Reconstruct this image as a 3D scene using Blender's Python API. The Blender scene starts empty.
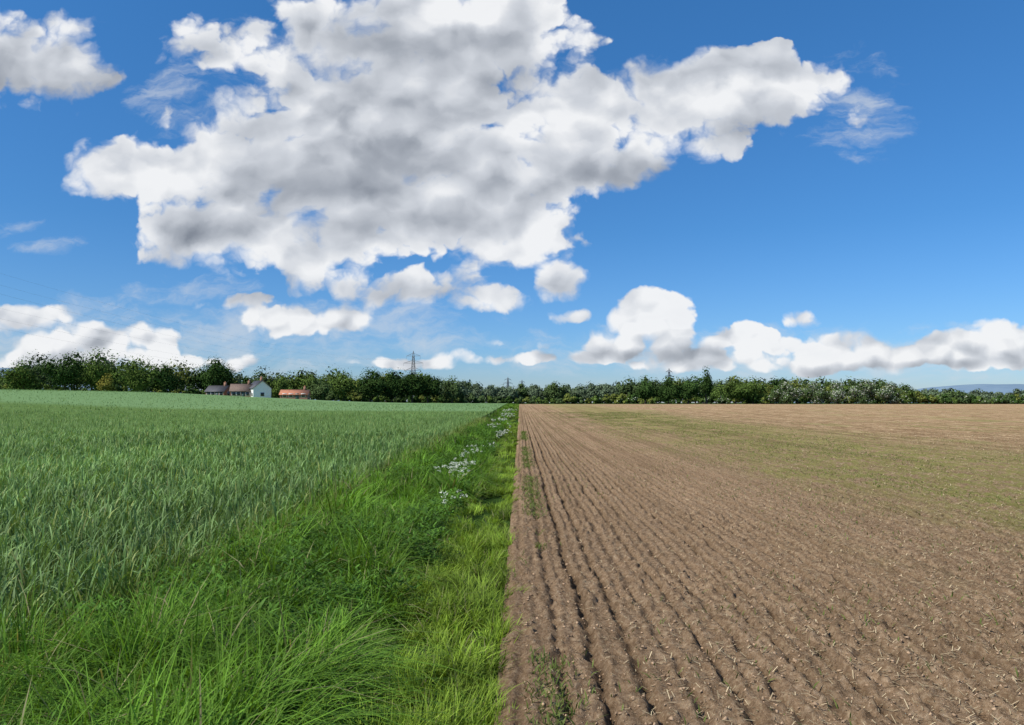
import bpy, math, numpy as np
from mathutils import Vector
rng=np.random.default_rng(7)
scene=bpy.context.scene
scene.view_settings.view_transform='Standard'
scene.view_settings.look='None'
scene.view_settings.exposure=0

# ---------------------------------------------------------------- helpers
def ss(x):
    x=np.clip(x,0,1); return x*x*(3-2*x)
def hsh(ix,iy,seed):
    h=(ix.astype(np.int64)*374761393+iy.astype(np.int64)*668265263+seed*362437)&0xffffffff
    h=((h^(h>>13))*1274126177)&0xffffffff
    h=((h^(h>>16))*2246822519)&0xffffffff
    return ((h^(h>>15))&0xffffff)/float(0xffffff)
def vn(x,y,seed=0):
    fx=np.floor(x);fy=np.floor(y);tx=x-fx;ty=y-fy
    tx=tx*tx*(3-2*tx);ty=ty*ty*(3-2*ty)
    a=hsh(fx,fy,seed);b=hsh(fx+1,fy,seed);c=hsh(fx,fy+1,seed);d=hsh(fx+1,fy+1,seed)
    return (a*(1-tx)+b*tx)*(1-ty)+(c*(1-tx)+d*tx)*ty
def fbm(x,y,o=4,seed=0):
    s=0;a=1;t=0
    for i in range(o):
        s=s+a*vn(x*2**i+17.3*i,y*2**i+9.1*i,seed+i);t+=a;a*=.55
    return s/t
def hz(X,Y):
    X=np.asarray(X,float);Y=np.asarray(Y,float)
    base=1.3*ss((Y-15)/205)
    HL=np.interp(X,[-400,-200,-140,-105,-84,-64,-45,-30,-5,0],[3.6,3.5,3.4,3.2,2.8,1.7,.55,.15,0,0])
    r=ss((Y-12)/138)*(1-.5*ss((Y-165)/95))
    return base+HL*r
def mkmesh(name,V,F,col=None,mat=None,parent=None,smooth=False,link=True):
    V=np.asarray(V,np.float32).reshape(-1,3);F=np.asarray(F,np.int32)
    k=F.shape[1]
    m=bpy.data.meshes.new(name)
    m.vertices.add(len(V));m.vertices.foreach_set('co',V.ravel())
    m.loops.add(F.size);m.loops.foreach_set('vertex_index',F.ravel())
    m.polygons.add(len(F));m.polygons.foreach_set('loop_start',np.arange(0,F.size,k,dtype=np.int32))
    m.polygons.foreach_set('loop_total',np.full(len(F),k,np.int32))
    if smooth: m.polygons.foreach_set('use_smooth',np.ones(len(F),bool))
    m.update(calc_edges=True)
    if col is not None:
        a=m.attributes.new('Col','FLOAT_COLOR','POINT')
        c=np.ones((len(V),4),np.float32);c[:,:3]=col
        a.data.foreach_set('color',c.ravel())
    if mat: m.materials.append(mat)
    o=bpy.data.objects.new(name,m)
    scene.collection.objects.link(o)
    if parent: o.parent=parent
    return o
def empty(name,loc=(0,0,0)):
    e=bpy.data.objects.new(name,None);e.location=loc;scene.collection.objects.link(e);return e

def blades(P,H,W,az,lean,droop,col,k=3,tipw=.08,face=None):
    N=len(P)
    t=np.linspace(0,1,k+1)[None,:]
    hor=(lean[:,None]*t+droop[:,None]*t**2.2)
    ver=t-0.55*droop[:,None]*t**3
    n=np.sqrt(1+lean**2)[:,None]
    hor=hor/n*H[:,None];ver=ver/n*H[:,None]
    cx=P[:,0:1]+hor*np.cos(az)[:,None];cy=P[:,1:2]+hor*np.sin(az)[:,None];cz=P[:,2:3]+ver
    if face is None: face=az+np.pi/2+rng.normal(0,.6,N)
    wd=W[:,None]*np.maximum(tipw,(1-t**2.5)*(0.6+.4*np.minimum(1,t*3)))*.5
    dx=wd*np.cos(face)[:,None];dy=wd*np.sin(face)[:,None]
    L=np.stack([cx-dx,cy-dy,cz],-1);R=np.stack([cx+dx,cy+dy,cz],-1)
    V=np.stack([L,R],2).reshape(N,-1,3)
    b=(np.arange(N)*(2*(k+1)))[:,None,None]
    j=np.arange(k)[None,:,None]*2
    F=(b+j+np.array([0,1,3,2])[None,None,:]).reshape(-1,4)
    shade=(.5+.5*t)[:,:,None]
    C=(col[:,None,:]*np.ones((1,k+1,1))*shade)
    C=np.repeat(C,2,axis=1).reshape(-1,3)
    return V.reshape(-1,3),F,C
def cat(parts):
    Vs,Fs,Cs=[],[],[];o=0
    for V,F,C in parts:
        Vs.append(V);Fs.append(F+o);Cs.append(C);o+=len(V)
    return np.concatenate(Vs),np.concatenate(Fs),np.concatenate(Cs)

# ---------------------------------------------------------------- node utils
def newmat(name):
    m=bpy.data.materials.new(name);m.use_nodes=True
    nt=m.node_tree;nt.nodes.clear()
    return m,nt
def N(nt,t,**kw):
    n=nt.nodes.new(t)
    for k,v in kw.items(): setattr(n,k,v)
    return n
def leafmat(name,trans=.3,rough=.55,spec=.3):
    m,nt=newmat(name)
    out=N(nt,'ShaderNodeOutputMaterial')
    at=N(nt,'ShaderNodeAttribute',attribute_name='Col')
    if spec>0:
        p=N(nt,'ShaderNodeBsdfPrincipled');p.inputs['Roughness'].default_value=rough
        p.inputs['Specular IOR Level'].default_value=spec
    else: p=N(nt,'ShaderNodeBsdfDiffuse')
    nt.links.new(at.outputs['Color'],p.inputs[0])
    if trans>0:
        tr=N(nt,'ShaderNodeBsdfTranslucent')
        m2=N(nt,'ShaderNodeVectorMath',operation='MULTIPLY');m2.inputs[1].default_value=(1.35,1.25,.5)
        nt.links.new(at.outputs['Color'],m2.inputs[0])
        mx=N(nt,'ShaderNodeMixShader');mx.inputs[0].default_value=trans
        nt.links.new(m2.outputs[0],tr.inputs['Color'])
        nt.links.new(p.outputs[0],mx.inputs[1]);nt.links.new(tr.outputs[0],mx.inputs[2])
        nt.links.new(mx.outputs[0],out.inputs[0])
    else: nt.links.new(p.outputs[0],out.inputs[0])
    return m
def ramp(nt,fac,stops):
    r=N(nt,'ShaderNodeValToRGB');e=r.color_ramp.elements
    while len(e)<len(stops): e.new(.5)
    for i,(p,c) in enumerate(stops):
        e[i].position=p;e[i].color=(*c,1)
    nt.links.new(fac,r.inputs[0]);return r.outputs[0]
def noise(nt,vec,scale,detail=5,rough=.55,sv=None):
    if sv:
        v=N(nt,'ShaderNodeVectorMath',operation='MULTIPLY');v.inputs[1].default_value=sv
        nt.links.new(vec,v.inputs[0]);vec=v.outputs[0]
    n=N(nt,'ShaderNodeTexNoise');n.inputs['Scale'].default_value=scale
    n.inputs['Detail'].default_value=detail;n.inputs['Roughness'].default_value=rough
    nt.links.new(vec,n.inputs['Vector']);return n.outputs[0]
def mixc(nt,f,a,b,blend='MIX'):
    m=N(nt,'ShaderNodeMix',data_type='RGBA',blend_type=blend)
    for s,v in ((m.inputs[0],f),(m.inputs[6],a),(m.inputs[7],b)):
        if isinstance(v,(int,float)): s.default_value=v
        elif isinstance(v,tuple): s.default_value=(*v,1)
        else: nt.links.new(v,s)
    return m.outputs[2]
def M(nt,op,a,b=None,c=None,clamp=False):
    m=N(nt,'ShaderNodeMath',operation=op);m.use_clamp=clamp
    for i,v in enumerate((a,b,c)):
        if v is None: continue
        if isinstance(v,(int,float)): m.inputs[i].default_value=v
        else: nt.links.new(v,m.inputs[i])
    return m.outputs[0]
def mapr(nt,v,a,b,c=0.,d=1.,smooth=True):
    m=N(nt,'ShaderNodeMapRange');m.interpolation_type='SMOOTHSTEP' if smooth else 'LINEAR'
    nt.links.new(v,m.inputs[0])
    for i,x in enumerate((a,b,c,d)): m.inputs[i+1].default_value=x
    return m.outputs[0]
def plain(name,col,rough=.8,var=.15,scale=3,metal=0):
    m,nt=newmat(name);out=N(nt,'ShaderNodeOutputMaterial');p=N(nt,'ShaderNodeBsdfPrincipled')
    g=N(nt,'ShaderNodeNewGeometry')
    n=noise(nt,g.outputs['Position'],scale)
    c=ramp(nt,n,[(.3,tuple(x*(1-var) for x in col)),(.7,tuple(min(1,x*(1+var)) for x in col))])
    nt.links.new(c,p.inputs['Base Color']);p.inputs['Roughness'].default_value=rough;p.inputs['Metallic'].default_value=metal
    nt.links.new(p.outputs[0],out.inputs[0]);return m

# ---------------------------------------------------------------- materials
soil,nt=newmat('tilled_soil')
out=N(nt,'ShaderNodeOutputMaterial');p=N(nt,'ShaderNodeBsdfDiffuse');p.inputs['Roughness'].default_value=.6;g=N(nt,'ShaderNodeNewGeometry')
pos=g.outputs['Position'];sep=N(nt,'ShaderNodeSeparateXYZ');nt.links.new(pos,sep.inputs[0])
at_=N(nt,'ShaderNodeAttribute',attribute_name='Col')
n1=noise(nt,pos,22,6,.8)
c=ramp(nt,n1,[(.32,(.15,.095,.054)),(.5,(.355,.238,.145)),(.68,(.60,.45,.30))])
streak=noise(nt,pos,1,4,.65,(3.2,.12,1))
c=mixc(nt,mapr(nt,streak,.35,.65),mixc(nt,.45,c,(.20,.13,.075),'MIX'),c)
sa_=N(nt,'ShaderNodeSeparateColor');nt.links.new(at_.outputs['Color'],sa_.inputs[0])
sp=noise(nt,pos,45,3,.75,(1,.5,1))
spm=mapr(nt,sp,.56,.64)
c=mixc(nt,M(nt,'MULTIPLY',spm,mapr(nt,sep.outputs[0],.5,9,.3,.75)),c,(.60,.48,.30))
wob=noise(nt,pos,1,4,.7,(.30,.09,1))
xx=M(nt,'ADD',sep.outputs[0],M(nt,'MULTIPLY',M(nt,'SUBTRACT',wob,.5),11))
band=M(nt,'MULTIPLY',mapr(nt,xx,4.0,8.5),mapr(nt,xx,21,12))
gn=noise(nt,pos,1,7,.85,(2.2,.9,1))
gm=M(nt,'MULTIPLY',band,mapr(nt,gn,.40,.56))
far=mapr(nt,sep.outputs[1],16,110)
tan=ramp(nt,noise(nt,pos,1,7,.88,(1.6,.35,1)),[(.38,(.18,.11,.056)),(.5,(.35,.235,.13)),(.62,(.60,.44,.26))])
rf=M(nt,'MULTIPLY',mapr(nt,sep.outputs[0],9,22),.85)
fm=M(nt,'MAXIMUM',M(nt,'MULTIPLY',far,.4),rf)
c=mixc(nt,fm,c,tan)
c=mixc(nt,M(nt,'MULTIPLY',gm,.76),c,(.24,.25,.068))
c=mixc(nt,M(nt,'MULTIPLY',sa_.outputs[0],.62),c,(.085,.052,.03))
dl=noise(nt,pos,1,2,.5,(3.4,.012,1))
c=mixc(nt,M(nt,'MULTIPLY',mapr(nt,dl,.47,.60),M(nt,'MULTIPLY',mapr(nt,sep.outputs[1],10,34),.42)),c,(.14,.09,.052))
pn=noise(nt,pos,1,6,.75,(.22,.05,1))
c=mixc(nt,M(nt,'MULTIPLY',M(nt,'MULTIPLY',mapr(nt,pn,.53,.64),mapr(nt,sep.outputs[0],8,16)),.5),c,(.23,.24,.085))
nt.links.new(c,p.inputs['Color'])
b=N(nt,'ShaderNodeBump');b.inputs['Strength'].default_value=1;b.inputs['Distance'].default_value=.07
nt.links.new(n1,b.inputs['Height']);nt.links.new(b.outputs[0],p.inputs['Normal'])
nt.links.new(p.outputs[0],out.inputs[0])
gmat,nt=newmat('ground_cover')
out=N(nt,'ShaderNodeOutputMaterial');p=N(nt,'ShaderNodeBsdfDiffuse');g=N(nt,'ShaderNodeNewGeometry')
pos=g.outputs['Position']
c=ramp(nt,noise(nt,pos,.9,4,.7),[(.3,(.018,.04,.010)),(.7,(.05,.09,.02))])
nt.links.new(c,p.inputs[0]);nt.links.new(p.outputs[0],out.inputs[0])
cmat,nt=newmat('wheat_canopy')
out=N(nt,'ShaderNodeOutputMaterial');p=N(nt,'ShaderNodeBsdfDiffuse');g=N(nt,'ShaderNodeNewGeometry')
pos=g.outputs['Position'];sep=N(nt,'ShaderNodeSeparateXYZ');nt.links.new(pos,sep.inputs[0])
c=ramp(nt,noise(nt,pos,1,5,.75,(7,1.6,3)),[(.3,(.05,.095,.026)),(.7,(.165,.255,.08))])
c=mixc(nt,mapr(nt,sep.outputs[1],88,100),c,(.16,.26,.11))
nt.links.new(c,p.inputs[0]);nt.links.new(p.outputs[0],out.inputs[0])
wheatM=leafmat('wheat_leaf',.22,.55,spec=.22)
grassM=leafmat('grass_blade',.3,.6,spec=.15)
treeM=leafmat('tree_foliage',0,.8,spec=0)
flowM=leafmat('white_blossom',0,.8,spec=0)
strawM=leafmat('straw',0,.8,spec=0)
bark=plain('bark',(.09,.065,.045),.95)

# ---------------------------------------------------------------- ground
def axis(stops):
    a=[]
    for (s,e,n) in stops: a+=list(np.linspace(s,e,n,endpoint=False))
    return np.array(a+[stops[-1][1]])
gx=axis([(-9000,-400,14),(-400,-30,60),(-30,30,30),(30,400,40),(400,9000,14)])
gy=axis([(-1500,-20,10),(-20,300,100),(300,900,20),(900,12000,14)])
def grid(xs,ys,zf):
    X,Y=np.meshgrid(xs,ys);Z=zf(X,Y)
    V=np.stack([X,Y,Z],-1).reshape(-1,3)
    nx=len(xs);ny=len(ys)
    i=np.arange((ny-1)*(nx-1));r=i//(nx-1);cc=i%(nx-1);a=r*nx+cc
    return V,np.stack([a,a+1,a+nx+1,a+nx],-1)
V,F=grid(gx,gy,lambda X,Y:hz(X,Y)-.14)
mkmesh('ground',V,F,mat=gmat,smooth=True)

def grow(s,e,d0,k):
    a=[s];
    while a[-1]<e: a.append(a[-1]+max(d0,k*abs(a[-1])))
    return np.array(a)
fx=grow(-.14,190,.016,.0072);fy=grow(1.6,228,.017,.0062)
SP=.25
rowdepth=np.random.default_rng(3).uniform(.4,1.2,900)
def furrow(X,Y):
    wf_=1-ss((Y-10)/20)*.7
    xs=X+.04*(vn(Y*.35,X*0+3,5)-.5)+wf_*.05*(fbm(X*2,Y*1.3,2,31)-.5)+wf_*.07*(fbm(X*8,Y*7,2,33)-.5)
    ph=xs/SP;k=np.floor(ph).astype(int)
    w=np.abs(ph-k-.5)*2
    d=rowdepth[np.clip(np.round(ph).astype(int),0,899)]*(.6+.8*vn(X*1.5,Y*.7,55))
    f=d*np.clip((w-.5)/.5,0,1)**1.2
    fade=1-ss((X-8)/14)*.75
    fade=fade*(1-.35*ss((Y-60)/120))
    return f*fade*np.clip((X+.14)/.25,0,1),ph
def rel(X,Y):
    f,ph=furrow(X,Y)
    fur=-.058*f-.009*np.cos(ph*2*np.pi*2)*(1-ss((X-6)/8))*(1-ss((Y-30)/40))
    cl=(fbm(X*9,Y*8,4,11)-.5)*.05
    cl=cl+np.clip(fbm(X*24,Y*22,2,15)-.48,0,1)*.12*(.5+.9*vn(X*1.1,Y*.9,4))
    small=1-ss((Y-25)/50)
    return fur+cl*(.25+.75*small)
V,F=grid(fx,fy,lambda X,Y:hz(X,Y)+rel(X,Y)-.02-.06*np.clip((.02-X)/.16,0,1))
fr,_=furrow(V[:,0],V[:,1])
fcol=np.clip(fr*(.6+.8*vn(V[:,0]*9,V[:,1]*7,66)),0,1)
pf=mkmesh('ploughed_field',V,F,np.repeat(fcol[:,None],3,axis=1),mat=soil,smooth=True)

Nn=38000
Y=1.8+ (rng.random(Nn)**1.6)*26;X=rng.random(Nn)*(1+.95*Y)+.02
r=.004+.013*rng.random(Nn)**3
base=np.array([[1,0,0],[-1,0,0],[0,1,0],[0,-1,0],[0,0,1],[0,0,-1]],float)
tri=np.array([[0,2,4],[2,1,4],[1,3,4],[3,0,4],[2,0,5],[1,2,5],[3,1,5],[0,3,5]])
ang=rng.random(Nn)*6.28
jit=base[None]*rng.uniform(.45,1.35,(Nn,6,1))+rng.normal(0,.25,(Nn,6,3))
ca,sa=np.cos(ang)[:,None],np.sin(ang)[:,None]
jx=jit[...,0]*ca-jit[...,1]*sa;jy=jit[...,0]*sa+jit[...,1]*ca
zz=hz(X,Y)+rel(X,Y)-.02
V=np.stack([X[:,None]+jx*r[:,None],Y[:,None]+jy*r[:,None],(zz+.25*r)[:,None]+jit[...,2]*r[:,None]*.7],-1)
F=(np.arange(Nn)[:,None,None]*6+tri[None]).reshape(-1,3)
t=rng.uniform(.6,1.45,(Nn,1));C=np.repeat(t*np.array([[.34,.235,.15]]),6,axis=0)
mkmesh('soil_clods',V,F,C,strawM,parent=pf)
Nn=44000
Y=1.8+(rng.random(Nn)**1.4)*38;X=(rng.random(Nn)**.55)*(1+.95*Y)+.1
L=rng.uniform(.012,.065,Nn);az=rng.random(Nn)*6.28;tilt=rng.normal(.05,.25,Nn)
zz=hz(X,Y)+rel(X,Y)-.018
d=np.stack([np.cos(az)*np.cos(tilt),np.sin(az)*np.cos(tilt),np.sin(tilt)],-1)*L[:,None]/2
wv=np.stack([-np.sin(az),np.cos(az),az*0],-1)*(.0013+.00022*Y)[:,None]
Pn=np.stack([X,Y,zz+.006+np.abs(d[:,2])],-1)
V=np.stack([Pn-d-wv,Pn+d-wv,Pn+d+wv,Pn-d+wv],1)
C=np.repeat(rng.uniform(.4,1.1,(Nn,1))*np.array([[.58,.46,.28]]),4,axis=0)
mkmesh('straw_bits',V,np.arange(Nn*4).reshape(-1,4),C,strawM,parent=pf)
Nn=90000
Y=3+(rng.random(Nn)**1.3)*95;X=rng.normal(10,3.8,Nn)
s=rng.random(Nn)<.12;X[s]=rng.random(s.sum())*(1+.9*Y[s])
e=rng.random(Nn)<.10;X[e]=rng.normal(.2,.09,e.sum());Y[e]=2+rng.random(e.sum())**1.4*40
keep=(X>.03)&(vn(X*.9,Y*.5,77)+.35*vn(X*4,Y*3,78)>.58);X=X[keep];Y=Y[keep];n=len(X)
P=np.stack([X,Y,hz(X,Y)+rel(X,Y)-.02],-1)
col=np.array([[.18,.24,.055]])*rng.uniform(.6,1.3,(n,1))
V,F,C=blades(P,rng.uniform(.02,.075,n),rng.uniform(.005,.012,n)+.0004*Y,rng.random(n)*6.28,rng.uniform(.2,1.2,n),rng.uniform(0,.6,n),col,2)
mkmesh('field_weeds',V,F,C,grassM,parent=pf)

# ---------------------------------------------------------------- wheat
XE=-3.15
wf=empty('wheat_field')
parts=[]
def wheat(y0,y1,dens,wmul,k,hmul=1.):
    xl=-(.92*y1+3)
    n=int((XE-xl)*(y1-y0)*dens)
    Y=rng.uniform(y0,y1,n);X=rng.uniform(xl,XE,n)
    sp=.17 if y1<20 else .34
    X=np.minimum(np.round(X/sp)*sp+rng.normal(0,.15*sp,n),XE+.04+.1*rng.random(n))
    m=(X>-(.86*Y+2.5));X=X[m];Y=Y[m];n=len(X)
    tf=.12;Y=np.round(Y/tf)*tf+rng.normal(0,.03,n) if y1<20 else Y
    hh=fbm(X*.35,Y*.35,3,41)
    L=rng.uniform(.16,.33,n)*hmul
    z=hz(X,Y)-.12+rng.uniform(.08,.30,n)+.12*(hh-.5)+.10*(vn(X*6,Y*6,44)-.5)
    lean=np.abs(rng.normal(.16,.16,n));droop=np.abs(rng.normal(.2,.42,n))
    az=rng.random(n)*6.28
    v=rng.uniform(.6,1.4,(n,1));f=fbm(X*.1,Y*.06,3,51)[:,None]
    col=np.array([[.215,.350,.108]])*v*(.75+.5*f)
    yl=rng.random(n)<.08;col[yl]=np.array([.36,.42,.13])*v[yl]
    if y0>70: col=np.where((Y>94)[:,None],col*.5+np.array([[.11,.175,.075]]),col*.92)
    dk_=(.65+.75*fbm(X*1.6,Y*1.1,2,47))[:,None] if y1<20 else 1.
    row=(.82+.36*vn(X*1.1,Y*.02,49))[:,None]
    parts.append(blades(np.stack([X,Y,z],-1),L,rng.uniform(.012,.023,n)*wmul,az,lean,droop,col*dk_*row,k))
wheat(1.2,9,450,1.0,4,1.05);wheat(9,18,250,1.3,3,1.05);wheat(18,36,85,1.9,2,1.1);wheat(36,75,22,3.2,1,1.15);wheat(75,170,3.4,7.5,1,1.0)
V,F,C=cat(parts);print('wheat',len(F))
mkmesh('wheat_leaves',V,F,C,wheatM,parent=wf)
cx=axis([(-420,-60,60),(-60,XE-.25,60)]);cy=grow(9,235,.6,.02)
V,F=grid(cx,cy,lambda X,Y:hz(X,Y)+.13*ss((Y-9)/14)+.13*ss((Y-25)/30)+.08*(fbm(X*.5,Y*.5,2,61)-.5)-.09)
mkmesh('wheat_canopy_sheet',V,F,mat=cmat,parent=wf,smooth=True)

# ---------------------------------------------------------------- grass strip
parts=[]
def grass(y0,y1,dens,wmul,k,hm=1.):
    n=int((3.3)*(y1-y0)*dens)
    ncl=max(20,n//42)
    cxx=rng.uniform(-3.35,-.12,ncl);cyy=rng.uniform(y0,y1,ncl);caz=rng.random(ncl)*6.28;cv=rng.uniform(.5,1.4,ncl);ch=rng.uniform(.4,1.55,ncl);cy_l=rng.uniform(-.4,1,ncl)
    i=rng.integers(0,ncl,n)
    X=cxx[i]+rng.normal(0,.05,n);Y=cyy[i]+rng.normal(0,.05,n)
    X=np.clip(X,-3.5,-.03+.05*rng.normal(0,1,n))
    lush=ss((-.85-X+.7*(vn(Y*.5,X*0,91)-.5))/.35)
    H=(.12+.21*lush)*ch[i]*rng.uniform(.6,1.35,n)*hm*(.4+1.2*fbm(X*1.5,Y*1.1,2,93))
    az=caz[i]+rng.normal(0,.8,n)
    lean=np.abs(rng.normal(.45,.4,n));droop=np.abs(rng.normal(.5,.5,n))*(.6+1.0*lush)
    a=np.array([[.25,.37,.045]]);b_=np.array([[.155,.305,.032]])
    lu=np.clip(lush+.3*cy_l[i]*(lush-.2),0,1)[:,None]
    big=(.6+.85*fbm(X*1.3,Y*.7,2,97))[:,None]
    col=(a*(1-lu)+b_*lu)*(cv[i]*rng.uniform(.75,1.25,n))[:,None]*big
    dry=rng.random(n)<.045;col[dry]=np.array([.40,.37,.18])*rng.uniform(.6,1.1,(dry.sum(),1))
    W=rng.uniform(.005,.0125,n)*wmul*(.8+.4*lush)
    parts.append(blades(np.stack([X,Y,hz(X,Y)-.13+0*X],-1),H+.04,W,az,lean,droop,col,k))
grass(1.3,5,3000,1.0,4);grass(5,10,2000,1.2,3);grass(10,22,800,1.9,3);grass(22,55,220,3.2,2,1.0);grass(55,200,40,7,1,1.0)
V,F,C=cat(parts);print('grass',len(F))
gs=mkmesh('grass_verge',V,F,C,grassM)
n=5200
Y=2+rng.random(n)**1.5*60;X=rng.normal(-3.1,.28,n)
col=np.array([[.27,.32,.09]])*rng.uniform(.7,1.3,(n,1))
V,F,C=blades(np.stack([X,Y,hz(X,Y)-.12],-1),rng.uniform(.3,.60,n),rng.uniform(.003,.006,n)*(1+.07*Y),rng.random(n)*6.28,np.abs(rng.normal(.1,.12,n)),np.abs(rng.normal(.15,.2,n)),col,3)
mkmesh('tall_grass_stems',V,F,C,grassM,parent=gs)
ncl=1500
cy_=1.5+rng.random(ncl)**1.4*45;cx_=rng.uniform(-2.9,-1.0,ncl)
m=vn(cx_*1.3,cy_*.7,101)>.40;cx_=cx_[m];cy_=cy_[m];ncl=len(cx_)
per=60
X=np.repeat(cx_,per)+rng.normal(0,.09,ncl*per);Y=np.repeat(cy_,per)+rng.normal(0,.09,ncl*per)
hh=np.repeat(rng.uniform(.12,.42,ncl),per)
n=ncl*per
P=np.stack([X,Y,hz(X,Y)-.10+hh*rng.uniform(.35,1.1,n)],-1)
col=np.array([[.12,.255,.034]])*np.repeat(rng.uniform(.5,1.3,ncl),per)[:,None]*rng.uniform(.75,1.3,(n,1))
V,F,C=blades(P,rng.uniform(.025,.085,n)*(1+.02*Y),rng.uniform(.010,.03,n)*(1+.02*Y),rng.random(n)*6.28,rng.uniform(.8,2.5,n),rng.uniform(0,.4,n),col,2)
mkmesh('broad_leaf_weeds',V,F,C,grassM,parent=gs)

# cow parsley
cpv=[];stem=[]
clus=[(-1.3,15.6,13,.26),(-1.15,17.8,4,.25),(-.95,10.6,3,.12),(-1.3,21,3,.3),(-1.2,26,4,.3),(-1.0,33,6,.4),(-1.2,42,8,.5),(-1.3,55,10,.6),(-1.2,72,16,.7),(-1.5,95,18,.8)]
for (x0,y0,nn,sd) in clus:
    for q in range(nn):
        x=x0+rng.normal(0,sd*.6);y=y0+rng.normal(0,sd*1.7);x=min(x,-.3)
        h=rng.uniform(.30,.52);z=float(hz(x,y))-.12
        stem.append((x,y,z,h))
        for u in range(rng.integers(3,7)):
            ux=x+rng.normal(0,.06);uy=y+rng.normal(0,.06);uz=z+h+rng.normal(0,.05)
            k=28;rr=.038*np.sqrt(rng.random(k));aa=rng.random(k)*6.28
            cen=np.stack([ux+rr*np.cos(aa),uy+rr*np.sin(aa),uz+.018*(1-(rr/.038)**2)+rng.normal(0,.01,k)],-1)
            cpv.append(cen)
cen=np.concatenate(cpv);k=len(cen)
s=(.0038+.00016*cen[:,1])[:,None]
a=rng.normal(0,1,(k,3));a[:,2]*=.4;a/=np.linalg.norm(a,axis=1)[:,None]
b_=np.cross(a,np.array([0,0,1.])+rng.normal(0,.35,(k,3)));b_/=np.linalg.norm(b_,axis=1)[:,None]
V=np.stack([cen-a*s-b_*s,cen+a*s-b_*s,cen+a*s+b_*s,cen-a*s+b_*s],1)
cp=empty('cow_parsley')
mkmesh('umbels',V,np.arange(k*4).reshape(-1,4),np.tile([[.70,.72,.60]],(k*4,1)),flowM,parent=cp)
st=np.array(stem);n=len(st)
V,F,C=blades(st[:,:3],st[:,3],np.full(n,.008),rng.random(n)*6.28,np.full(n,.05),np.full(n,.0),np.tile([[.08,.17,.03]],(n,1)),2,tipw=.6)
mkmesh('stems',V,F,C,grassM,parent=cp)

# ---------------------------------------------------------------- trees
def cyl(p0,p1,r0,r1,k=6):
    p0=np.array(p0,float);p1=np.array(p1,float);d=p1-p0;d/=np.linalg.norm(d)
    u=np.cross(d,[.3,.9,.1]);u/=np.linalg.norm(u);v=np.cross(d,u)
    a=np.arange(k)*2*np.pi/k
    ring=np.cos(a)[:,None]*u+np.sin(a)[:,None]*v
    V=np.concatenate([p0+ring*r0,p1+ring*r1])
    i=np.arange(k);j=(i+1)%k
    return V,np.stack([i,j,j+k,i+k],-1)
def tree(x,y,h,w,n,tone,kind='round',leaf=.42,blossom=0.):
    z=float(hz(x,y))-.15
    parts=[];wood=[]
    zc=.54*h;rz=.46*h
    if kind=='shrub': zc=.45*h;rz=.52*h
    if kind=='poplar': zc=.54*h;rz=.48*h
    K=int(rng.integers(20,28)) if kind!='shrub' else 9
    cs=[]
    for i in range(K):
        d=rng.normal(0,1,3);d/=np.linalg.norm(d);rad=rng.uniform(.1,.74)
        if i==0: d=np.array([0,0,1.]);rad=.74
        rc=rng.uniform(.17,.28)*w
        if kind!='poplar': rc=min(rc,.3*h)
        c=np.array([x+d[0]*w/2*rad,y+d[1]*w/2*rad,z+zc+d[2]*(rz*rad)])
        cs.append((c,rc if kind!='poplar' else rng.uniform(.25,.4)*w,rng.uniform(.7,1.25)))
    th=z+zc*.75
    bm=.03*h
    wood.append(cyl((x,y,z),(x+rng.normal(0,.02*h),y,th),bm,bm*.55))
    for c,r_,t_ in cs[:7]:
        wood.append(cyl((x,y,th-.12*h*rng.random()),tuple(c),bm*.42,bm*.1,5))
    per=n//K
    for c,r_,t_ in cs:
        d=rng.normal(0,1,(per,3));d/=np.linalg.norm(d,axis=1)[:,None]
        core=rng.random(per)<.22
        rr=r_*rng.uniform(.75,1.06,per);rr[core]*=.55
        zs=.85 if kind!='poplar' else 1.8
        P=c+d*rr[:,None]*np.array([1,1,zs])
        P[:,2]=np.maximum(P[:,2],z+.2+rng.random(per)*.5)
        nrm=d+rng.normal(0,.3,(per,3))+np.array([0,0,.15]);nrm/=np.linalg.norm(nrm,axis=1)[:,None]
        a=np.cross(nrm,rng.normal(0,1,(per,3)));a/=np.linalg.norm(a,axis=1)[:,None];b=np.cross(nrm,a)
        s=leaf*rng.uniform(.5,1.0,per)[:,None];s[core]*=2.2
        V=np.stack([P-a*s-b*s*.2,P-b*s*.7+a*s*.15,P+a*s+b*s*.15,P+b*s*.7-a*s*.1],1).reshape(-1,3)
        col=np.array([tone])*t_*rng.uniform(.82,1.18,(per,1))
        if blossom>0:
            bl=rng.random(per)<blossom*(.3+1.4*(t_>1));col[bl]=np.array([.48,.50,.40])*rng.uniform(.7,1.1,(bl.sum(),1))
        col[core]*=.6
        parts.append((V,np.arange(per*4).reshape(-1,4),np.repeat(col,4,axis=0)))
    ww=[]
    for Vw,Fw in wood: ww.append((Vw,Fw,np.zeros((len(Vw),3))))
    return cat(parts),cat(ww)
def build(name,specs):
    L=[];Wd=[]
    for s in specs:
        l,w_=tree(**s);L.append(l);Wd.append(w_)
    e=empty(name)
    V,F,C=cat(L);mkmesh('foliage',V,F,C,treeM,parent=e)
    V,F,C=cat(Wd);mkmesh('trunks',V,F,C,bark,parent=e)
    return e
G1=(.105,.160,.036);G2=(.050,.092,.024);G3=(.165,.195,.045);G4=(.09,.135,.048);G_haze=(.13,.175,.10)  # last tone has aerial haze painted in, paler and bluer for far trees
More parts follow.
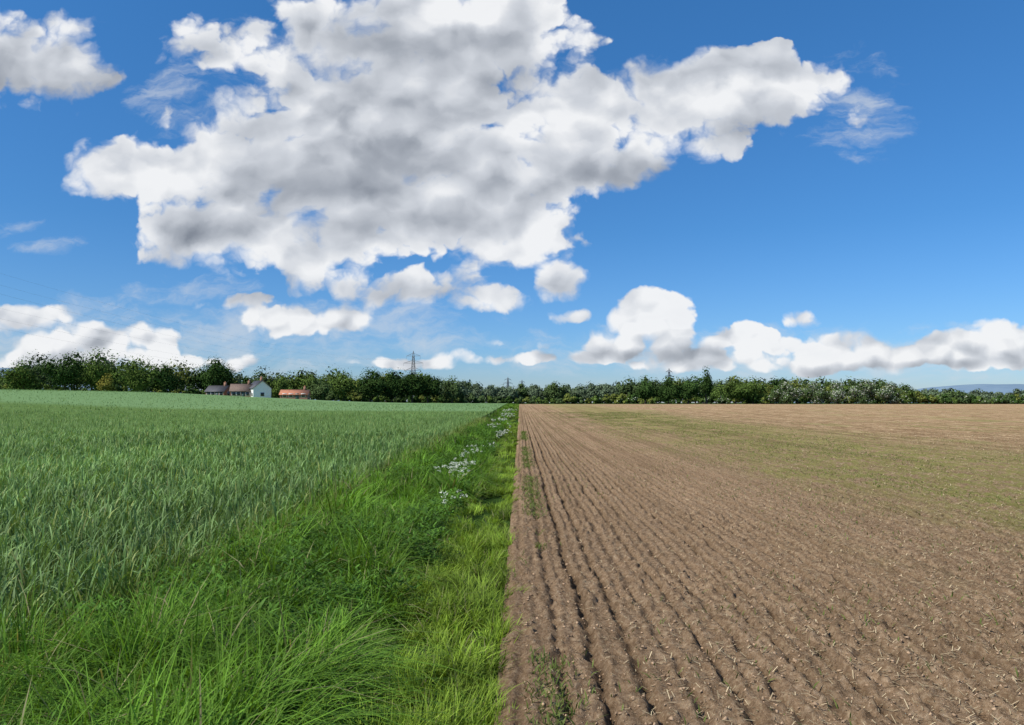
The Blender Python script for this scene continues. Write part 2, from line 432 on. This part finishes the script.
def at(px,top,Y,wf=1.0,tone=G1,n=800,kind='round',leaf=None,blossom=0.):
    X=(px-520)/745*Y
    h=(403-top)/745*Y+1.65-float(hz(X,Y))
    return dict(x=X,y=Y,h=max(h,1.5),w=max(h,1.5)*wf,n=n,tone=tone,kind=kind,leaf=leaf or .0013*Y,blossom=blossom)
tones=[G1,G2,G3,G4]
prof=[(-320,356),(-100,354),(0,363),(35,360),(60,355),(95,353),(130,356),(155,363),(180,367),(215,360),(240,369),(300,372),(345,374),(400,373),(440,378),(470,381),(490,384),(540,386),(600,385),(640,381),(665,378),(700,379),(760,380),(800,378),(850,379),(890,382),(915,388),(960,392),(1030,391),(1300,382),(1500,380)]
pxs=[a for a,b in prof];tops=[b for a,b in prof]
def dist(px): return float(np.interp(px,[-300,0,150,330,430,500,620,760,900,1300],[225,240,262,300,310,370,360,270,236,240]))
specs=[]
px=-200
while px<1280:
    t=np.interp(px,pxs,tops);D=dist(px)+rng.uniform(-6,12)
    far=440<px<645 or px>900
    tone=tones[rng.integers(0,4)] if not far else (G4 if rng.random()<.35 else G_haze)
    H_=403-t
    specs.append(at(px,t-.10*H_+rng.uniform(-.10,.42)*H_,D,rng.uniform(1.0,1.7),tone,1900))
    px+=rng.uniform(.30,.85)*H_
px=-200
while px<1280:
    t=np.interp(px,pxs,tops);D=dist(px)+rng.uniform(25,55)
    specs.append(at(px,t+rng.uniform(-1,6),D,rng.uniform(1.1,1.6),(G_haze,G4,G_haze)[rng.integers(0,3)],1200,leaf=.0017*D))
    px+=rng.uniform(.45,.75)*(403-t)
build('distant_tree_line',specs)
specs=[];px=-200
while px<1280:
    D=dist(px)-9+rng.uniform(-2,2);X=(px-520)/745*D
    h=rng.uniform(2.2,4.8)
    if 480<px<560:h*=.8
    b=0.
    if 770<px<905: b=.16;h*=1.25
    elif px>600: b=.03
    if 920<px: h*=.75
    specs.append(dict(x=X,y=D,h=h,w=h*rng.uniform(1.3,2.2),n=800,tone=tones[rng.integers(0,4)],kind='shrub',leaf=.0013*D,blossom=b))
    px+=rng.uniform(4,7.5)
build('hedgerow',specs)
build('broadleaf_tree',[at(214,358,236,1.1,G2,4800,leaf=.28)])
build('broadleaf_tree',[at(96,352,232,1.3,G1,5200,leaf=.28)])
build('broadleaf_tree',[at(62,356,226,1.3,G2,4600,leaf=.28)])
build('broadleaf_tree',[at(135,358,230,1.4,G1,4600,leaf=.28)])
build('broadleaf_tree',[at(165,366,234,1.4,G2,3800,leaf=.28)])
build('broadleaf_tree',[at(20,364,228,1.5,G1,3800,leaf=.28)])
build('broadleaf_tree',[at(344,374,270,1.4,G1,3400,leaf=.32)])
build('broadleaf_tree',[at(279,379,239,1.3,G1,2800,leaf=.28)])
build('broadleaf_tree',[at(228,378,240,1.2,G2,2800,leaf=.28)])
build('broadleaf_tree',[at(318,380,240,1.4,G4,2600,leaf=.28)])
build('dark_tree_clump',[at(370,370,272,1.15,G2,4200,leaf=.32),at(392,371,276,1.15,(.040,.078,.02),4200,leaf=.32),at(412,372,280,1.15,(.040,.078,.02),4200,leaf=.32),at(428,375,284,1.15,G2,3400,leaf=.32),at(452,378,290,1.25,G4,3000,leaf=.33)])
build('autumn_toned_shrub',[at(105,374,212,1.0,(.24,.22,.045),2000,leaf=.26)])
build('poplar_tree',[at(706,369,262,.36,G2,2600,'poplar',leaf=.28)])
for q in (645,668,688,735,752):
    build('broadleaf_tree',[at(q,379+rng.uniform(-2,3),262,1.5,G2 if q<720 else G1,3000,leaf=.32)])
for q in (785,812,835,862,888):
    build('hawthorn_bush',[at(q,382+rng.uniform(-2,2),222,1.7,G4,3200,'shrub',leaf=.25,blossom=.2)])

# ---------------------------------------------------------------- houses
wallW=plain('white_render_wall',(.80,.79,.75),.8,.06);slate=plain('slate_roof',(.07,.07,.08),.7,.3)
brick=plain('brick_wall',(.28,.15,.10),.9,.2);orange=plain('clay_tile_roof',(.42,.17,.09),.85,.25)
brownr=plain('brown_tile_roof',(.16,.11,.085),.85,.25);glass=plain('window_glass',(.03,.035,.04),.15,.1);frame=plain('window_frame',(.75,.75,.73),.5,.05)
doorM=plain('door_paint',(.06,.10,.09),.5,.1)
def box(name,c,s,mat,parent):
    x,y,z=c;a,b,d=s[0]/2,s[1]/2,s[2]/2
    V=[(x+i*a,y+j*b,z+k*d) for k in(-1,1) for j in(-1,1) for i in(-1,1)]
    F=[(0,2,3,1),(4,5,7,6),(0,1,5,4),(2,6,7,3),(0,4,6,2),(1,3,7,5)]
    return mkmesh(name,V,F,mat=mat,parent=parent)
def house(name,x,y,L,Wd,eave,ridge,rot,wm,rm):
    e=empty(name,(x,y,float(hz(x,y))-.15));e.rotation_euler=(0,0,rot)
    a,b=L/2,Wd/2
    V=[(-a,-b,0),(a,-b,0),(a,b,0),(-a,b,0),(-a,-b,eave),(a,-b,eave),(a,b,eave),(-a,b,eave),(-a,0,ridge),(a,0,ridge)]
    m=bpy.data.meshes.new('walls');m.from_pydata(V,[],[(0,1,5,4),(2,3,7,6),(1,2,6,9,5),(3,0,4,8,7)]);m.materials.append(wm)
    o=bpy.data.objects.new('walls',m);scene.collection.objects.link(o);o.parent=e
    ov=.3;sl=(ridge-eave)/b;t=.14
    rv=[];rf=[]
    for s in(-1,1):
        i=len(rv)
        rv+=[(-a-ov,s*(b+ov),eave-sl*ov+.02),(a+ov,s*(b+ov),eave-sl*ov+.02),(a+ov,0,ridge+.02),(-a-ov,0,ridge+.02)]
        rv+=[(q[0],q[1],q[2]+t) for q in rv[i:i+4]]
        rf+=[(i,i+1,i+2,i+3),(i+4,i+7,i+6,i+5),(i,i+4,i+5,i+1),(i+1,i+5,i+6,i+2),(i+3,i+2,i+6,i+7),(i,i+3,i+7,i+4)]
    mkmesh('roof',rv,rf,mat=rm,parent=e)
    box('chimney',(a*.7,0,ridge+.35),(.7,.6,1.5),brick,e);box('chimney_pot',(a*.7,0,ridge+1.25),(.25,.25,.3),orange,e)
    for fz in ([1.5,4.0] if eave>4 else [1.5]):
        for i,fx_ in enumerate((-.65,-.2,.25,.7)):
            if fz==1.5 and i==2:
                box('door',(a*fx_,-b-.02,1.05),(.95,.06,2.1),doorM,e);continue
            box('window_frame',(a*fx_,-b-.02,fz),(1.25,.06,1.2),frame,e);box('window',(a*fx_,-b-.04,fz),(1.05,.06,1.0),glass,e)
        for s in(-1,1):
            box('window_frame',(s*(a+.02),0,fz),(.06,1.25,1.2),frame,e);box('window',(s*(a+.04),0,fz),(.06,1.05,1.0),glass,e)
    return e
def hx(px,D): return (px-520)/745*D
house('white_house',hx(258,230),230,7.0,5.5,3.4,5.6,math.radians(-52),wallW,slate)
house('brick_house',hx(241,229),229,6.0,5,2.4,4.4,math.radians(14),brick,brownr)
house('brick_house',hx(295,226),226,8,6,1.7,3.1,math.radians(8),brick,orange)
house('brick_house',hx(218,231),231,6,5,2.2,3.9,math.radians(-6),brick,slate)

# ---------------------------------------------------------------- pylons
steel=plain('galvanised_steel',(.20,.21,.22),.6,.1,metal=.0)
def beam(segs,r):
    out_=[]
    for p0,p1 in segs:
        V,F=cyl(p0,p1,r,r,4);out_.append((V,F,np.zeros((len(V),3))))
    return cat(out_)
arms=[(.62,7.0),(.76,8.8),(.90,6.2)]
def pylon(x,y,h,rot,r):
    z=float(hz(x,y))-.3
    e=empty('electricity_pylon',(x,y,z));e.rotation_euler=(0,0,rot)
    def hw(t): return (3.4*(1-t)**1.25+.55)*h/45
    lv=[0,.14,.27,.38,.48,.56,.62,.69,.76,.83,.90,1.0]
    segs=[];cr=[(-1,-1),(1,-1),(1,1),(-1,1)]
    P=lambda i,t:(cr[i%4][0]*hw(t)*(0.15 if t>=1 else 1),cr[i%4][1]*hw(t)*(0.15 if t>=1 else 1),t*h)
    for a,b in zip(lv[:-1],lv[1:]):
        for i in range(4):
            segs+=[(P(i,a),P(i,b)),(P(i,a),P(i+1,b)),(P(i+1,a),P(i,b)),(P(i,b),P(i+1,b))]
    V,F,_=beam(segs,r);mkmesh('lattice_tower',V,F,mat=steel,parent=e)
    segs=[];ins=[]
    for t,l in arms:
        l=l*h/45
        for s in(-1,1):
            tip=(s*l,0,t*h)
            for j in(-1,1):
                segs+=[((s*hw(t),j*hw(t),t*h),tip),((s*hw(t),j*hw(t),t*h+2.2*h/45),tip)]
            ins.append((tip,(tip[0],0,tip[2]-2.6*h/45)))
    V,F,_=beam(segs,r*.9);mkmesh('cross_arms',V,F,mat=steel,parent=e)
    V,F,_=beam(ins,r*.7);mkmesh('insulators',V,F,mat=steel,parent=e)
    return e,z
p1=(-96.,670.);p0=(-160.,145.)
rot=math.atan2(p1[1]-p0[1],p1[0]-p0[0])-math.pi/2
h1=46;h0=46
_,z1=pylon(*p1,h1,rot,.13);_,z0=pylon(*p0,h0,rot,.12)
segs=[]
for t,l in arms:
    for s in(-1,1):
        a=np.array([p0[0]+s*l*math.cos(rot),p0[1]+s*l*math.sin(rot),z0+t*h0-2.6]);b=np.array([p1[0]+s*l*math.cos(rot),p1[1]+s*l*math.sin(rot),z1+t*h1-2.6])
        pts=[a+(b-a)*u-np.array([0,0,11*4*u*(1-u)]) for u in np.linspace(0,1,25)]
        segs+=list(zip(pts[:-1],pts[1:]))
V,F,_=beam(segs,.015);mkmesh('power_lines',V,F,mat=steel)
pylon(196.,980.,46,.7,.2);pylon(-20.,1250.,44,.5,.2);pylon(4.,1400.,44,.5,.2);pylon(620.,1480.,46,.7,.22)

# ---------------------------------------------------------------- hills
hill,nt=newmat('hazy_hill')
out=N(nt,'ShaderNodeOutputMaterial');p=N(nt,'ShaderNodeBsdfDiffuse');g=N(nt,'ShaderNodeNewGeometry')
c=ramp(nt,noise(nt,g.outputs['Position'],.004,5,.6),[(.35,(.15,.22,.30)),(.65,(.20,.28,.35))])  # blue-grey aerial haze painted into the hill colour
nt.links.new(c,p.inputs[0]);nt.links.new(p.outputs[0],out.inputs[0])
xs=np.linspace(-6500,7500,260);ys=np.linspace(5600,8200,24)
def hh(X,Y):
    prof_=np.interp(X/6900.,[-1,-.75,-.62,-.52,-.4,0,.3,.5,.56,.62,.7,.85,1.05],[250,340,320,200,60,0,0,40,150,175,170,200,150])
    return (prof_*(.85+.3*fbm(X/900,Y/900,4,201)))*np.sin(np.clip((Y-5600)/2600,0,1)*np.pi)**.8-6
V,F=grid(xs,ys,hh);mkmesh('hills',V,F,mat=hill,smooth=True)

# ---------------------------------------------------------------- world
SUNAZ=math.radians(238);SUNEL=math.radians(46)
w=bpy.data.worlds.new('World');scene.world=w;w.use_nodes=True
try: w.cycles.sampling_method='NONE'
except Exception as ex: print(ex)
nt=w.node_tree;nt.nodes.clear()
def VM(nt,op,a,b=None,scale=None):
    n=N(nt,'ShaderNodeVectorMath',operation=op)
    for i,v in enumerate((a,b)):
        if v is None: continue
        if isinstance(v,tuple): n.inputs[i].default_value=v
        else: nt.links.new(v,n.inputs[i])
    if scale is not None: n.inputs['Scale'].default_value=scale
    return n.outputs['Value'] if op=='DOT_PRODUCT' else n.outputs[0]
out=N(nt,'ShaderNodeOutputWorld')
bg=N(nt,'ShaderNodeBackground');bg.inputs['Strength'].default_value=.1
bg2=N(nt,'ShaderNodeBackground');bg2.inputs['Strength'].default_value=.1
sky=N(nt,'ShaderNodeTexSky',sky_type='NISHITA');sky.sun_disc=False;sky.sun_elevation=SUNEL;sky.sun_rotation=SUNAZ
sky.air_density=1.0;sky.dust_density=.3;sky.ozone_density=2.5;sky.altitude=50
tc=N(nt,'ShaderNodeTexCoord');sp_=N(nt,'ShaderNodeSeparateXYZ');nt.links.new(tc.outputs['Generated'],sp_.inputs[0])
yy=M(nt,'MAXIMUM',sp_.outputs[1],.06)
u=M(nt,'DIVIDE',sp_.outputs[0],yy);v=M(nt,'DIVIDE',sp_.outputs[2],yy)
cb=N(nt,'ShaderNodeCombineXYZ');nt.links.new(u,cb.inputs[0]);nt.links.new(v,cb.inputs[1])
P0=cb.outputs[0]
wn=N(nt,'ShaderNodeTexNoise');wn.inputs['Scale'].default_value=7;wn.inputs['Detail'].default_value=5;wn.inputs['Roughness'].default_value=.6
nt.links.new(P0,wn.inputs['Vector'])
wv_=VM(nt,'MULTIPLY',VM(nt,'SUBTRACT',wn.outputs['Color'],(.5,.5,.5)),(.12,.085,0))
P1=VM(nt,'MULTIPLY',VM(nt,'ADD',P0,wv_),(1,1.25,1))
def tn(P,s,d,r):
    nf=N(nt,'ShaderNodeTexNoise');nf.inputs['Scale'].default_value=s;nf.inputs['Detail'].default_value=d;nf.inputs['Roughness'].default_value=r
    nt.links.new(P,nf.inputs['Vector']);return nf.outputs[0]
def tv(P,s,d,r=.5):
    vo=N(nt,'ShaderNodeTexVoronoi',feature='F1');vo.inputs['Scale'].default_value=s;vo.inputs['Detail'].default_value=d;vo.inputs['Roughness'].default_value=r
    nt.links.new(P,vo.inputs['Vector']);return vo.outputs['Distance']
lowv=mapr(nt,v,.17,.09)
lowP=VM(nt,'MULTIPLY',VM(nt,'ADD',P0,VM(nt,'SCALE',wv_,None,.3)),(1,1.35,1))
fineA=tv(lowP,30,0)
fineB=tv(VM(nt,'ADD',lowP,(-.006,.013,0)),30,0)
nA=M(nt,'ADD',M(nt,'MULTIPLY',M(nt,'SUBTRACT',tn(P1,5.5,8,.55),.5),2.1),M(nt,'MULTIPLY',M(nt,'SUBTRACT',.40,tv(P1,15,2.5)),.9))
nA=M(nt,'ADD',nA,M(nt,'MULTIPLY',M(nt,'SUBTRACT',.52,fineA),M(nt,'MULTIPLY',lowv,.75)))
Ps=VM(nt,'MULTIPLY',VM(nt,'ADD',P0,VM(nt,'SCALE',wv_,None,.6)),(1,1.3,1))
def relief(P): return M(nt,'SUBTRACT',M(nt,'MULTIPLY',tn(P,5.0,3.5,.5),1.5),M(nt,'MULTIPLY',tv(P,9,1.8,.5),.85))
diff=M(nt,'SUBTRACT',relief(Ps),relief(VM(nt,'ADD',Ps,(-.020,.040,0))))
diff=M(nt,'ADD',diff,M(nt,'MULTIPLY',M(nt,'SUBTRACT',fineB,fineA),M(nt,'MULTIPLY',lowv,.75)))
P2=VM(nt,'ADD',P0,VM(nt,'SCALE',wv_,None,.55))
def blobs(L,k=1.25,sm=.3):
    cur=None
    for (x,y,rx,ry,wt) in L:
        uu=(x-520)/745;v_=(403-y)/745
        d=VM(nt,'MULTIPLY',VM(nt,'SUBTRACT',P2,(uu,v_,0)),(745/rx/k,745/ry/k,0))
        m=M(nt,'SUBTRACT',wt,VM(nt,'DOT_PRODUCT',d,d))
        cur=m if cur is None else M(nt,'SMOOTH_MAX',cur,m,sm)
    return cur
EL=[(30,50,95,52,1.2),(205,38,80,42,.9),
(130,168,68,36,1.25),(265,155,110,62,1.3),(250,225,100,44,1.25),(400,120,140,85,1.4),(430,25,150,65,1.2),(440,205,130,60,1.35),(320,245,130,42,1.2),(500,248,60,26,1.1),(400,285,110,24,1.0),
(565,155,90,58,1.2),(620,115,85,55,1.15),(560,70,55,45,.8),(705,100,90,50,1.25),(785,78,85,40,1.2),(850,75,38,34,.95),(860,115,38,34,.8),
(563,280,28,27,1.1),(487,300,38,18,1.1),(575,318,24,9,1.),
(15,318,48,15,1.2),(100,338,90,17,1.25),(80,358,150,12,1.15),(300,318,85,17,.95),(235,300,60,10,.8),
(650,335,66,24,1.2),(655,303,32,13,1.05),(600,348,55,13,1.15),(735,338,42,17,1.15),(800,320,26,10,1.05),(815,345,85,13,1.2),
(880,358,110,14,1.3),(970,353,90,17,1.35),(1015,336,42,13,1.15),(740,360,110,11,1.15),(515,357,70,9,1.05),(490,342,20,8,.95),(410,362,60,7,.85),
(1130,350,80,16,1.2),(-80,345,80,16,1.1)]
mask=blobs(EL)
DK=[(380,190,165,46,1),(410,65,120,48,.9),(35,65,85,32,1),(620,165,80,22,.8),(740,120,80,18,.6),(340,295,120,16,.7),(215,220,90,20,.7),(640,354,90,7,.5),(900,366,120,7,.6),(250,115,50,20,.4)]
dk=mapr(nt,blobs(DK),-.5,.9)
mask=M(nt,'MAXIMUM',mask,-1.2)
D=M(nt,'ADD',mask,nA)
sf=mapr(nt,wn.outputs[0],.35,.65,.20,.65)
alpha=M(nt,'DIVIDE',M(nt,'ADD',D,.05),sf,clamp=True)
alpha=mapr(nt,alpha,0,1)
VL=[(320,325,150,30,1),(180,290,80,16,.8),(320,40,90,60,.8),(190,90,90,40,.7),(860,110,50,50,.9),(420,345,110,14,.8),(80,350,220,40,1.3),(800,355,330,26,1.1),(600,360,130,16,1),(35,245,36,9,.8),(5,225,34,9,.8),(620,80,60,40,.6)]
ve=blobs(VL)
wisp=tn(VM(nt,'MULTIPLY',P1,(1,2.2,1)),11,6,.6)
va=mapr(nt,M(nt,'ADD',M(nt,'MAXIMUM',ve,-1.),M(nt,'MULTIPLY',M(nt,'SUBTRACT',wisp,.55),4.5)),-.1,1.5,0,.62)
thick=mapr(nt,D,.35,1.9)
br=M(nt,'ADD',M(nt,'SUBTRACT',M(nt,'SUBTRACT',.90,M(nt,'MULTIPLY',thick,.20)),M(nt,'MULTIPLY',dk,.33)),M(nt,'MULTIPLY',diff,M(nt,'ADD',.65,M(nt,'MULTIPLY',thick,.55))),clamp=True)
br=M(nt,'ADD',br,M(nt,'MULTIPLY',M(nt,'SUBTRACT',wisp,.5),M(nt,'ADD',.15,M(nt,'MULTIPLY',thick,.2))),clamp=True)
ccol=ramp(nt,br,[(0,(2.3,2.55,3.0)),(.4,(3.9,4.2,4.7)),(.74,(6.4,6.7,7.2)),(1,(9.0,9.1,9.25))])
tint=ramp(nt,sp_.outputs[2],[(0,(.66,.80,1.12)),(.07,(.52,.82,1.22)),(.22,(.40,.84,1.25)),(.5,(.42,1.02,1.48))])
skyc=VM(nt,'MULTIPLY',sky.outputs[0],tint)
fin=mixc(nt,va,skyc,(6.4,6.9,7.5))
fin=mixc(nt,M(nt,'MULTIPLY',alpha,.97),fin,ccol)
nt.links.new(fin,bg.inputs['Color'])
# rest of the sky dome (overhead, behind, far sides): same sky with simple broken cloud
sn=noise(nt,tc.outputs['Generated'],4,3,.55)
nt.links.new(mixc(nt,mapr(nt,sn,.5,.62,0,.85),skyc,(6.0,6.2,6.5)),bg2.inputs['Color'])
au=M(nt,'ABSOLUTE',u)
win=M(nt,'MULTIPLY',M(nt,'MULTIPLY',mapr(nt,sp_.outputs[1],.08,.2),mapr(nt,au,1.25,1.0)),M(nt,'MULTIPLY',mapr(nt,v,.85,.68),mapr(nt,v,-.03,-.01)))
ms=N(nt,'ShaderNodeMixShader');nt.links.new(win,ms.inputs[0])
nt.links.new(bg2.outputs[0],ms.inputs[1]);nt.links.new(bg.outputs[0],ms.inputs[2])
nt.links.new(ms.outputs[0],out.inputs[0])

# sun
sd=bpy.data.lights.new('sun','SUN');sd.energy=5.0;sd.angle=math.radians(.5);sd.color=(1,.95,.86)
so=bpy.data.objects.new('sun',sd);scene.collection.objects.link(so)
S=Vector((math.sin(SUNAZ)*math.cos(SUNEL),math.cos(SUNAZ)*math.cos(SUNEL),math.sin(SUNEL)))
so.rotation_euler=S.to_track_quat('Z','Y').to_euler();so.location=(0,0,60)
# camera
cd=bpy.data.cameras.new('camera');cd.sensor_width=36;cd.lens=26.2;cd.clip_end=30000;cd.clip_start=.05
co=bpy.data.objects.new('camera',cd);scene.collection.objects.link(co)
co.location=(0,0,1.65);co.rotation_euler=(math.radians(90+3.1),0,math.radians(.6))
scene.camera=co
